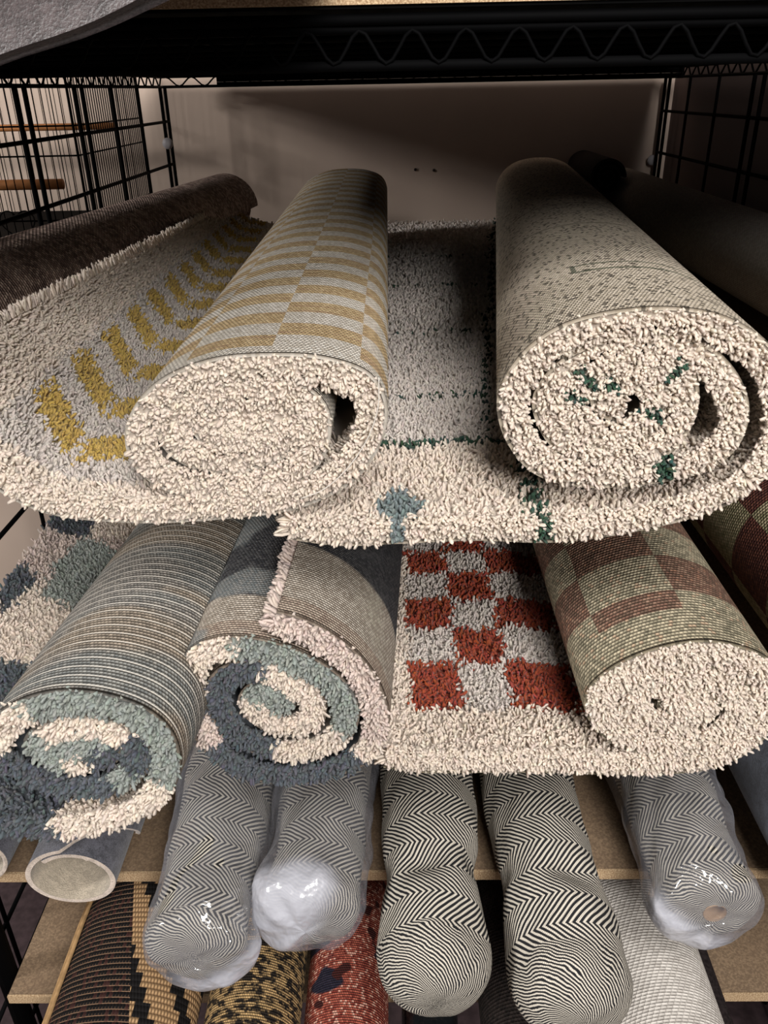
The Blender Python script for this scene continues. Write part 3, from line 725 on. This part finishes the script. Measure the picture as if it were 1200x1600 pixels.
# ================================================================== ROLLS MODELLED AS SPIRAL SHEETS (felt) AND PLAIN ROLLS
def roll_sheet(name, ctr0, ctr1, r_out, r_in, turns, th, mat_out, mat_in, label, group=None, start=0.0, squash=1.0, cat='rug', edge=True, ccw=1, slantfn=None, irreg=.02, mat_edge=None, seed=0, bendfn=None):
    """a sheet wound into a spiral tube: outer face, inner face, rim"""
    c0, c1 = np.array(ctr0), np.array(ctr1); ax = c1-c0; L = np.linalg.norm(ax); ax /= L
    ex = np.cross(ax, [0, 0, 1.0]); ex /= np.linalg.norm(ex); ez = np.cross(ex, ax); ez *= np.sign(ez[2])
    if ex[0] < 0: ex = -ex
    n = int(56*turns)+1; th_ = np.linspace(0, turns*2*math.pi, n)
    f = np.linspace(0, 1, n); R = r_out+(r_in-r_out)*f; a = start+ccw*th_
    R = R*(1+irreg*np.sin(2*a+seed)+irreg*.5*np.sin(3*a+2*seed))
    vl = np.concatenate([[0, .003, .01, .03], np.arange(.06, L, .06), [L]]); nv = len(vl)
    def surf(off):
        rr = R+off; Pp = np.empty((n, nv, 3))
        for j, v in enumerate(vl):
            d = v if slantfn is None else v+(slantfn(f)*(1-v/L))
            d = np.broadcast_to(d, (n,))
            if bendfn is not None: Pp[:, j] = c0-np.array([0, 0, bendfn(v)])+ax*d[:, None]+ex*(rr*np.cos(a))[:, None]+ez*(rr*squash*np.sin(a))[:, None]; continue
            Pp[:, j] = c0+ax*d[:, None]+ex*(rr*np.cos(a))[:, None]+ez*(rr*squash*np.sin(a))[:, None]
        return Pp
    Po, Pi = surf(0.0), surf(-th)
    root = empty(name, tuple(c0-np.array([0, 0, r_out*squash])), label, cat, group)
    al = np.concatenate([[0], np.cumsum(np.linalg.norm(np.diff(Po[:, 0], axis=0), axis=1))])
    g = np.arange(n*nv).reshape(n, nv); q = np.stack([g[:-1, :-1].ravel(), g[1:, :-1].ravel(), g[1:, 1:].ravel(), g[:-1, 1:].ravel()], 1)
    uv = np.stack([np.repeat(al, nv), np.tile(vl, n)], 1)
    mesh_obj('outer_face', Po.reshape(-1, 3), q, mat_out, root, uv=uv)
    mesh_obj('inner_face', Pi.reshape(-1, 3), q[:, ::-1].copy(), mat_in, root, uv=uv)
    if edge:
        # rim: front, back and the two long cut ends, slightly fuzzy
        V = []; Fc = []; b = 0
        for (A, B) in ((Po[:, 0], Pi[:, 0]), (Pi[:, -1], Po[:, -1]), (Po[0], Pi[0]), (Pi[-1], Po[-1])):
            m = len(A); mid = (A+B)/2+rng.normal(0, th*.12, A.shape); out = -ax*th*.3 if A is Po[:, 0] or (len(A) == n and A[0]@ax < c0@ax+.05) else 0
            V += [A, mid+out, B]
            for i in range(m-1):
                for k in (0, 1): Fc.append((b+k*m+i, b+k*m+i+1, b+(k+1)*m+i+1, b+(k+1)*m+i))
            b += 3*m
        mesh_obj('cut_edge', np.concatenate(V), Fc, mat_edge or mat_in, root)
    return root

def m_felt(name, c, amt=.3):
    k = Mat(name, 0.95, 0.1); n = k.noise(90, detail=6, rough=.75); n2 = k.noise(700, detail=2)
    a = np.array(c)
    k.color(k.mix((n*.6+n2*.4).step(.38, .62), tuple(a*(1-amt)), tuple(a*(1+amt)))); k.bump(n2+n, .0008)
    k.b.inputs['Sheen Weight'].default_value = .3
    return k.m
FELT = m_felt('grey_felt', S(92, 92, 100), .45); FELT2 = m_felt('blue_grey_felt', S(72, 76, 86), .45); FELTT = m_felt('warm_grey_felt', S(62, 54, 54), .45)
CARPET = m_felt('cream_carpet_face', S(180, 168, 150), .2); CEDGE = m_felt('cream_carpet_edge', S(190, 175, 162), .2)

# A0: dark brown roll behind the yellow rug
a0f = aY(-40, 520, .80); a0b = np.array([-.385, 2.0, 1.268])
roll_sheet('rolled_rug', (-.560, .70, 1.268), tuple(a0b), .074, .02, 3.2, .006, W_A0, W_A0, 'dark brown and pink speckled rolled rug under the yellow chevron rug at the upper left', seed=1)
# A3 and the black roll at the upper right
roll_sheet('rolled_rug', (.553, .90, 1.258), (.548, 2.12, 1.258), .070, .02, 3.3, .006, W_A3, W_A3, 'smooth grey rolled rug at the far right of the top row', seed=2)
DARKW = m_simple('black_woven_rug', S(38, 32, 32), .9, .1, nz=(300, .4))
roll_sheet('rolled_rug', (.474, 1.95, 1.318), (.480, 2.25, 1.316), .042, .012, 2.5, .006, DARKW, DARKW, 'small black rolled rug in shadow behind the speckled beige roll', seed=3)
# B4
roll_sheet('rolled_rug', (.445, .60, 1.040), (.43, 2.05, 1.036), .088, .02, 3.4, .006, W_B4, W_B4, 'dark red and olive rolled rug at the right end of the middle row', seed=4)

# felt rolls
def sl(f): return np.where(f < .24, .075*(1-f/.24)**.7, 0.0)
c = aY(113, 1372, .58)
roll_sheet('felt_roll', (c[0], .58, c[2]), (c[0], 1.9, .775), .054, .043, 1.45, .0055, FELT, CARPET, 'grey felt backed carpet tube with cream inside, under the blue block rug', start=-.55, squash=.78, slantfn=sl, mat_edge=CEDGE, seed=5)
c = aY(-44, 1345, .60)
roll_sheet('felt_roll', (c[0], .60, c[2]), (c[0], 1.9, .775), .042, .034, 1.4, .0045, FELT, CARPET, 'cream lined carpet tube cut off by the left edge of the picture', start=2.2, squash=.85, mat_edge=CEDGE, seed=6)
roll_sheet('felt_roll', (.450, .555, .822), (.45, 1.9, .822), .084, .03, 2.6, .007, FELT2, FELT2, 'blue grey felt carpet roll at the right edge beside the bagged herringbone rug', mat_edge=CEDGE, seed=7)
def felt_flap():
    root = empty('felt_carpet', (-.35, .9, 1.5665), 'mottled grey felt carpet hanging over the edge of the top shelf, upper left corner', 'carpet')
    nx, path = 60, []
    xs_ = np.linspace(-.62, -.028, nx); th = .011
    def sec(x):
        zl = 1.515+(x+.176)*.32+.0015*math.sin(x*60); Yf = .425+.012*math.sin(x*14)
        P = [(Y, 1.578) for Y in np.linspace(1.7, .62, 14)]+[(.56, 1.580), (.51, 1.579), (.47, 1.573), (.445, 1.561), (Yf+.006, (1.561+zl)/2+.004), (Yf, zl)]
        return np.array(P)
    S_ = [sec(x) for x in xs_]; m = len(S_[0]); V = []
    for x, P in zip(xs_, S_):
        t = np.gradient(P, axis=0); t /= np.linalg.norm(t, axis=1)[:, None]; n_ = np.stack([-t[:, 1], t[:, 0]], 1)
        n_ *= np.where(n_[:, 1:2]+n_[:, 0:1]*-1 > 0, 1, -1)
        for o in (0, 1): V += [(x, p[0]-n_[i][0]*o*th, p[1]-n_[i][1]*o*th) for i, p in enumerate(P)]
    g = np.arange(nx*2*m).reshape(nx, 2, m); Fc = []
    for i in range(nx-1):
        for j in range(m-1):
            Fc += [(g[i, 0, j], g[i+1, 0, j], g[i+1, 0, j+1], g[i, 0, j+1]), (g[i, 1, j], g[i, 1, j+1], g[i+1, 1, j+1], g[i+1, 1, j])]
        for j in (0, m-1): Fc.append((g[i, 0, j], g[i, 1, j], g[i+1, 1, j], g[i+1, 0, j]))
    for i in (0, nx-1):
        for j in range(m-1): Fc.append((g[i, 0, j], g[i, 0, j+1], g[i, 1, j+1], g[i, 1, j]))
    mesh_obj('felt_sheet', V, Fc, FELTT, root)
felt_flap()

# ================================================================== HERRINGBONE ROLLS
def m_herring(name, light=S(206, 198, 184), dark=S(34, 34, 36)):
    k = Mat(name, 0.9, 0.15); u, v = k.uv(); cap = k.attr('cap')
    B = 0.0275
    v0 = k.attr('v0'); vb = v.min(v0)
    tri = ((vb/(2*B)).frac()*2.0-1.0).abs()*(B*1.2) + v*.1 + (v-v0).max(0.0)*1.3 + (v-v0).max(0.0)*(u*9).sin()*.35
    st = (((v/.0011).floor()*.0011)*900).sin()
    nz_ = k.noise(22, k.comb(u, v), 2)
    nz3 = k.noise(70, detail=2)
    t = (u + (nz3-.5)*cap*.010 + tri*1.0 + ((u+v)*math.pi/.0011).sin()*.00016 + (nz_-.5)*(cap*.016+.010))/.0062
    f = (t.frac()-.5).abs()*2.0                   # 0..1 triangle
    lite = f.step(.42, .58)
    # yarn beads along the stripes
    bead = (((v-u)*(math.pi*1.0)/.0024).sin()).abs()
    cc = k.mix(bead*.35+.65, tuple(np.array(light)*.5), light)
    k.color(k.mix(lite, dark, cc)); k.bump(lite*.5+bead*.5*lite, .0008); return k.m
HERR = m_herring('herringbone_weave')
CARD = m_simple('cardboard_core', S(170, 140, 108), .8, .2)

def soft_roll(prof, cap_pow=2.3, nseg=72, wrinkle=.002, seed=0, cap_len=.045, twist=.6, ncap=16, core=0.0, pinch=None):
    """prof: list of (Y, cx, cz, rx, rz) from the back to the front; then a rounded gathered end"""
    prof = np.array(prof, float); Yd = np.linspace(0, 1, len(prof)); m = 130; t = np.linspace(0, 1, m)**.55
    Pf, _ = catmull(prof, 12); tt = np.linspace(0, len(Pf)-1, m); Pf = np.stack([np.interp(tt, np.arange(len(Pf)), Pf[:, i]) for i in range(5)], 1)
    rings = []
    for r in Pf: rings.append((r[0], r[1], r[2], r[3], r[4], 0.0))
    last = Pf[-1]
    for i in range(1, ncap+1):
        q = i/ncap; ang = q*math.pi/2
        rad = max(math.cos(ang)**(2/cap_pow), core) if i < ncap else max(core, .0)
        dep = math.sin(ang)**(2/cap_pow)*cap_len
        if core and rad <= core+1e-6: dep = cap_len*(1-.0*q)
        rings.append((last[0]-dep, last[1], last[2], last[3]*rad, last[4]*rad, 1.0))
    a = np.arange(nseg+1)*2*math.pi/nseg-math.pi/2
    V = np.empty((len(rings), nseg+1, 3)); uv = np.empty((len(rings), nseg+1, 2)); cp = np.empty((len(rings), nseg+1))
    R0 = float(np.mean(Pf[:, 3]+Pf[:, 4])/2); vd = 0.0; prev = None
    for i, (Y, cx, cz, rx, rz, c_) in enumerate(rings):
        w_ = wrinkle*(np.sin(3*a+Y*41+seed)+.7*np.sin(5*a-Y*67+2*seed)+.5*np.sin(9*a+Y*93+seed*3))
        if pinch is not None: w_ = w_ - pinch[1]*np.exp(-((Y-pinch[0]-.012*np.cos(a+seed))/.015)**2)*(.55+.45*np.sin(4*a+seed))*np.clip(np.sin(a)+.3, 0, 1)
        sc = 1.0 if not c_ else max(rx/last[3], .12)
        w_ = w_*sc
        V[i, :, 0] = cx+(rx+w_)*np.cos(a); V[i, :, 2] = cz+(rz+w_)*np.sin(a); V[i, :, 1] = Y+ (w_*1.5 if c_ else 0)
        if prev is not None: vd += math.dist(prev, (Y, rx))
        prev = (Y, rx)
        uv[i, :, 0] = a*R0*(1.0 if not c_ else 1.0); uv[i, :, 1] = vd; cp[i] = c_
    n = nseg+1; g = np.arange(len(rings)*n).reshape(len(rings), n)
    q = np.stack([g[:-1, :-1].ravel(), g[:-1, 1:].ravel(), g[1:, 1:].ravel(), g[1:, :-1].ravel()], 1)
    return V.reshape(-1, 3), q, uv.reshape(-1, 2), cp.ravel(), rings
def herring_roll(label, prof, group=None, **kw):
    V, q, uv, cp, rings = soft_roll(prof, **kw)
    root = empty('herringbone_rug', (prof[-1][1], prof[-1][0], prof[-1][2]-prof[-1][4]), label, 'rug', group)
    v0 = float(uv[cp < .5][:, 1].max())
    mesh_obj('woven_cloth', V, q, HERR, root, uv=uv, attrs={'cap': cp, 'v0': np.full(len(V), v0)})
    if kw.get('core'):
        r = rings[-1]; k = kw['core']
        tube('cardboard_core', [(r[1], r[0]-.001, r[2]), (r[1], r[0]+.02, r[2]), (r[1], r[0]+.12, r[2])], rings[-1][3]*.98, CARD, root, 20, caps=False)
    return root
herring_roll('black and white herringbone rolled rug, left one of the two unbagged', [(1.9, .032, .789, .0535, .053), (1.3, .032, .789, .0535, .053), (.9, .032, .789, .0535, .053), (.74, .032, .789, .053, .053), (.62, .031, .788, .0515, .051),
              (.575, .030, .786, .047, .046), (.54, .031, .780, .050, .047), (.50, .030, .767, .0545, .052)], cap_len=.048, seed=1, pinch=(.572, .011), wrinkle=.0010)
herring_roll('black and white herringbone rolled rug, right one of the two unbagged', [(1.9, .146, .789, .053, .053), (1.3, .146, .789, .053, .053), (.9, .146, .789, .0535, .053), (.74, .146, .789, .054, .053), (.62, .147, .787, .0505, .049),
              (.565, .151, .781, .0485, .048), (.52, .155, .769, .055, .053), (.485, .157, .758, .0570, .054)], cap_len=.050, seed=2.3, pinch=(.562, .009), wrinkle=.0011)

# bagged rolls: the rug is one thing, its clear plastic bag is another
def m_film():
    k = Mat('clear_plastic_film', 0.12, 0.5); nt = k.nt
    milk = k.attr('milk'); n = k.noise(26, detail=3, rough=.6); n2 = k.noise(90, detail=2)
    k.b.inputs['Base Color'].default_value = tuple(S(196, 197, 206))+(1,); k.b.inputs['Roughness'].default_value = .35
    k.bump(n*2.2+n2*.3, .003)
    tr = nt.nodes.new('ShaderNodeBsdfTransparent'); tr.inputs[0].default_value = (.94, .94, .95, 1)
    mx = nt.nodes.new('ShaderNodeMixShader')
    fr = nt.nodes.new('ShaderNodeLayerWeight'); fr.inputs[0].default_value = .25
    fac = (X(nt, fr.outputs['Facing']).pow(1.6)*.40 + .10 + milk.step(.1, .8)*(.48+.25*n)).clamp()
    nt.links.new(fac.s, mx.inputs[0]); nt.links.new(tr.outputs[0], mx.inputs[1]); nt.links.new(k.b.outputs[0], mx.inputs[2])
    gl = nt.nodes.new('ShaderNodeBsdfGlossy'); gl.inputs['Roughness'].default_value = .07; gl.inputs['Color'].default_value = (1, 1, 1, 1)
    nt.links.new(k.b.inputs['Normal'].links[0].from_socket, gl.inputs['Normal'])
    m2 = nt.nodes.new('ShaderNodeMixShader'); g_ = (X(nt, fr.outputs['Facing']).pow(3.0)*.35 + .075); nt.links.new(g_.s, m2.inputs[0])
    nt.links.new(mx.outputs[0], m2.inputs[1]); nt.links.new(gl.outputs[0], m2.inputs[2])
    nt.links.new(m2.outputs[0], nt.nodes['Material Output'].inputs[0]); return k.m
FILM = m_film()
def bag(label, prof, seed, cap_len, milk_dir, milk_pow=1.0, cut=-.1, group='clear plastic bags round the herringbone rolls'):
    V, q, uv, cp, rings = soft_roll(prof, nseg=96, cap_len=cap_len, seed=seed, wrinkle=.0022, cap_pow=2.6, ncap=14)
    last = prof[-1]
    # layers of folded film gathered to one side of the end
    dx = (V[:, 0]-last[1])/last[3]; dz = (V[:, 2]-last[2])/last[4]
    side = dx*milk_dir[0]+dz*milk_dir[1]
    near = np.clip((last[0]+.02-V[:, 1])/.03, 0, 1)
    milk = np.clip((side-cut)*1.8, 0, 1)*near*milk_pow
    rr = np.random.default_rng(int(seed*10))
    cr = np.zeros(len(V))
    for _ in range(7):        # creases
        d = rr.normal(size=3); d /= np.linalg.norm(d); fq = rr.uniform(40, 110); cr += np.abs(np.sin(V@d*fq+rr.uniform(0, 6)))-.6
    Nn = np.stack([dx, -cp*.8, dz], 1); Nn /= np.linalg.norm(Nn, axis=1)[:, None]+1e-6
    V = V+Nn*(cr*.0007+milk*.002)[:, None]
    o = mesh_obj('plastic_bag', V, q, FILM, uv=uv, attrs={'milk': milk, 'cap': cp}); tag(o, label, 'bag', group)
    return o
def P5(Y, cx, cz, r, r2=None): return (Y, cx, cz, r, r2 or r)
g_b = 'herringbone rolls in clear plastic bags'
def bagged(lab, labb, pr, seed, grow, cap, milk_dir, cut, mp=1.0, core=0.0, dx=0, dz=0):
    herring_roll(lab, pr, g_b, cap_len=cap, seed=seed, wrinkle=.0012, cap_pow=3.2, core=core)
    bp_ = [(y, cx+dx*(y < .6), cz+dz*(y < .6), rx+grow, rz+grow) for (y, cx, cz, rx, rz) in pr]
    bag(labb, bp_, seed+.5, cap+grow*1.2, milk_dir, mp, cut)
bagged('grey herringbone roll in clear plastic, leftmost of the three bagged rolls', 'clear wrinkled plastic bag round the leftmost bagged herringbone roll',
       [P5(1.9, -.195, .788, .052), P5(1.2, -.195, .788, .052), P5(.8, -.196, .788, .052), P5(.66, -.196, .787, .050), P5(.575, -.195, .786, .045), P5(.535, -.195, .786, .046, .045), P5(.505, -.195, .785, .0485, .045)],
       1.1, .0065, .019, (.6, -.8), .12, dx=.003, dz=-.004)
bagged('grey herringbone roll in clear plastic under the blue rolled rug', 'crumpled milky plastic bag end on the roll under the blue rolled rug',
       [P5(1.9, -.084, .786, .050), P5(1.2, -.084, .786, .050), P5(.8, -.084, .786, .050), P5(.68, -.085, .786, .049), P5(.60, -.086, .786, .046), P5(.565, -.088, .786, .047), P5(.54, -.088, .786, .047, .046)],
       2.7, .0075, .020, (-.75, .45), -.3, dx=-.004)
bagged('grey herringbone roll with a cardboard core in clear plastic at the right', 'clear plastic bag with milky folded rim on the right-hand bagged roll',
       [P5(1.9, .300, .788, .052), P5(1.2, .300, .788, .052), P5(.8, .301, .788, .052), P5(.68, .301, .788, .050), P5(.60, .300, .787, .046), P5(.565, .302, .786, .047), P5(.545, .303, .786, .048, .045)],
       4.2, .0070, .016, (-.6, -.7), -.02, core=.24, dx=-.003, dz=-.005)

# ================================================================== FLATWOVEN RUGS ON THE LOWEST SHELF
def w_d1():
    k = Mat('flatweave_black_tan', 0.85, .2); u, v = k.uv()
    row = (v/.0066).floor(); cu = (u/.0036+row.mod2()*.5); f = cu.frac(); fv = (v/.0066).frac()
    ln = fv.lt(.15).max((f-.5).abs().gt(.44)*fv.lt(.5))
    rnd = k.white(cu.floor(), row)
    blk = k.mix(ln*.8, (.006, .005, .005), S(128, 100, 78)); blk = k.mix(rnd.gt(.8)*.6, blk, S(70, 40, 36))
    # stepped diagonal zone in tan with black steps
    r2 = (v/.0165).floor(); c2 = (u/.0085).floor(); m_ = (c2+r2*1.0+200.0)*(1/6.0); md = m_.frac()
    step_ = md.lt(.17); tanc = k.mix((fv*math.pi).sin()*(f*math.pi).sin(), S(110, 84, 58), S(196, 160, 118))
    z2 = k.mix(step_, tanc, (.006, .005, .005))
    zone = (u+v*.25).gt(.150)*u.lt(.30)
    c = k.mix(zone, blk, z2)
    k.color(c); k.bump((fv*math.pi).sin()*(f*math.pi).sin(), .0012); return k.m
def w_d2():
    def cf(k, u, v, rnd, row, cell):
        n = k.noise(75, k.comb(u*1.0, v*1.9), 3); return k.mix(n.step(.46, .54)*.75+rnd.gt(.75)*.25, S(30, 24, 20), S(196, 162, 112))
    return weave('flatweave_tan_black_fleck', cf, .0030, .0026, dist=.0014)
def w_d3():
    def cf(k, u, v, rnd, row, cell):
        n = k.noise(13, k.comb(u, v), 2); n2 = k.noise(17, k.comb(u+3, v+5), 2)
        c = k.mix(rnd, S(116, 42, 34), S(190, 104, 84)); c = k.mix(rnd.gt(.8)*.6, c, S(222, 180, 160)); c = k.mix(n.step(.56, .58), c, k.mix(rnd, S(20, 20, 40), S(40, 36, 54)))
        return k.mix(n2.step(.62, .64), c, S(60, 16, 16))
    return weave('flatweave_red_navy', cf, .0028, .0026, dist=.0012)
def w_d6():
    k = Mat('white_textured_vinyl_weave', .55, .4); u, v = k.uv()
    row = (v/.0034).floor(); f = (u/.0062+row*.31).frac(); fv = (v/.0034).frac()
    h = (f*math.pi).sin().pow(.5)*(fv*math.pi).sin().pow(.6); rnd = k.white((u/.0062+row*.31).floor(), row)
    k.color(k.mix((h+rnd*.5).step(.05, .6), S(176, 168, 160), k.mix(rnd, S(196, 190, 182), S(222, 216, 208)))); k.bump(h+rnd*.6, .0009); return k.m
def w_d5():
    def cf(k, u, v, rnd, row, cell):
        z = (u-.20).abs().lt(.05); a = k.mix(rnd, S(16, 12, 12), S(44, 36, 34)); b = k.mix(rnd, S(96, 66, 40), S(150, 108, 66))
        return k.mix(v.lt(.11)*k.noise(12, k.comb(u, v), 1).step(.4, .5), a, b)
    return weave('flatweave_dark_brown', cf, .0040, .0036, dist=.0012)
TANB = m_simple('tan_binding_tape', S(165, 132, 92), .85, .2, nz=(120, .2))
D1M, D2M, D3M, D5M, D6M = w_d1(), w_d2(), w_d3(), w_d5(), w_d6()
Zd = ZD
# D1: folded flatweave, oval
d1 = roll_sheet('flatwoven_rug', (-.312, .40, Zd+.054), (-.312, 1.9, Zd+.054), .088, .05, 2.2, .006, D1M, D1M, 'black and tan stepped pattern flatwoven rug at the lower left', start=math.pi*.93, squash=.60, ccw=-1, mat_edge=TANB, seed=.4, irreg=.0)
for k, (dx, dz, r_) in enumerate(((-.0835, .010, .0030), (-.0805, .0175, .0030), (-.0760, .024, .0026))):
    tube('binding', [(-.312-.005+dx, .40+i*.05, Zd+.054+dz+.0012*math.sin(i*1.7)) for i in range(30)], r_, TANB, d1, 8)
roll_sheet('flatwoven_rug', (-.172, .40, Zd+.057), (-.172, 1.9, Zd+.057), .056, .015, 3.0, .006, D2M, D2M, 'tan and black flecked flatwoven rug roll, second from the lower left', seed=1.4)
roll_sheet('flatwoven_rug', (-.066, .40, Zd+.050), (-.066, 1.9, Zd+.050), .0495, .015, 3.0, .005, D3M, D3M, 'red flatwoven rug roll with navy ornament under the bagged rolls', seed=2.4)
BLKP = m_simple('black_plastic_wrap', (.006, .007, .008), .18, .6, nz=(40, .3), bump=.003)
roll_sheet('flatwoven_rug', (.028, .40, Zd+.036), (.028, 1.9, Zd+.036), .035, .012, 2.0, .005, BLKP, BLKP, 'roll in glossy black wrap, mostly hidden under the left unbagged herringbone roll', seed=3.4)
roll_sheet('flatwoven_rug', (.132, .40, Zd+.055), (.132, 1.9, Zd+.055), .054, .015, 2.6, .006, D5M, D5M, 'dark brown flatwoven rug roll under the right unbagged herringbone roll', seed=4.4)
roll_sheet('flatwoven_rug', (.272, .40, Zd+.075), (.272, 1.9, Zd+.075), .0745, .015, 3.2, .006, D6M, D6M, 'off-white textured rug roll at the lower right', seed=5.4)
roll_sheet('flatwoven_rug', (.366, .40, Zd+.017), (.366, 1.9, Zd+.017), .0155, .006, 1.6, .004, DARKW, DARKW, 'thin dark rug roll tucked right of the off-white roll', seed=6.4)

print('PILE TRIS', TOTAL)
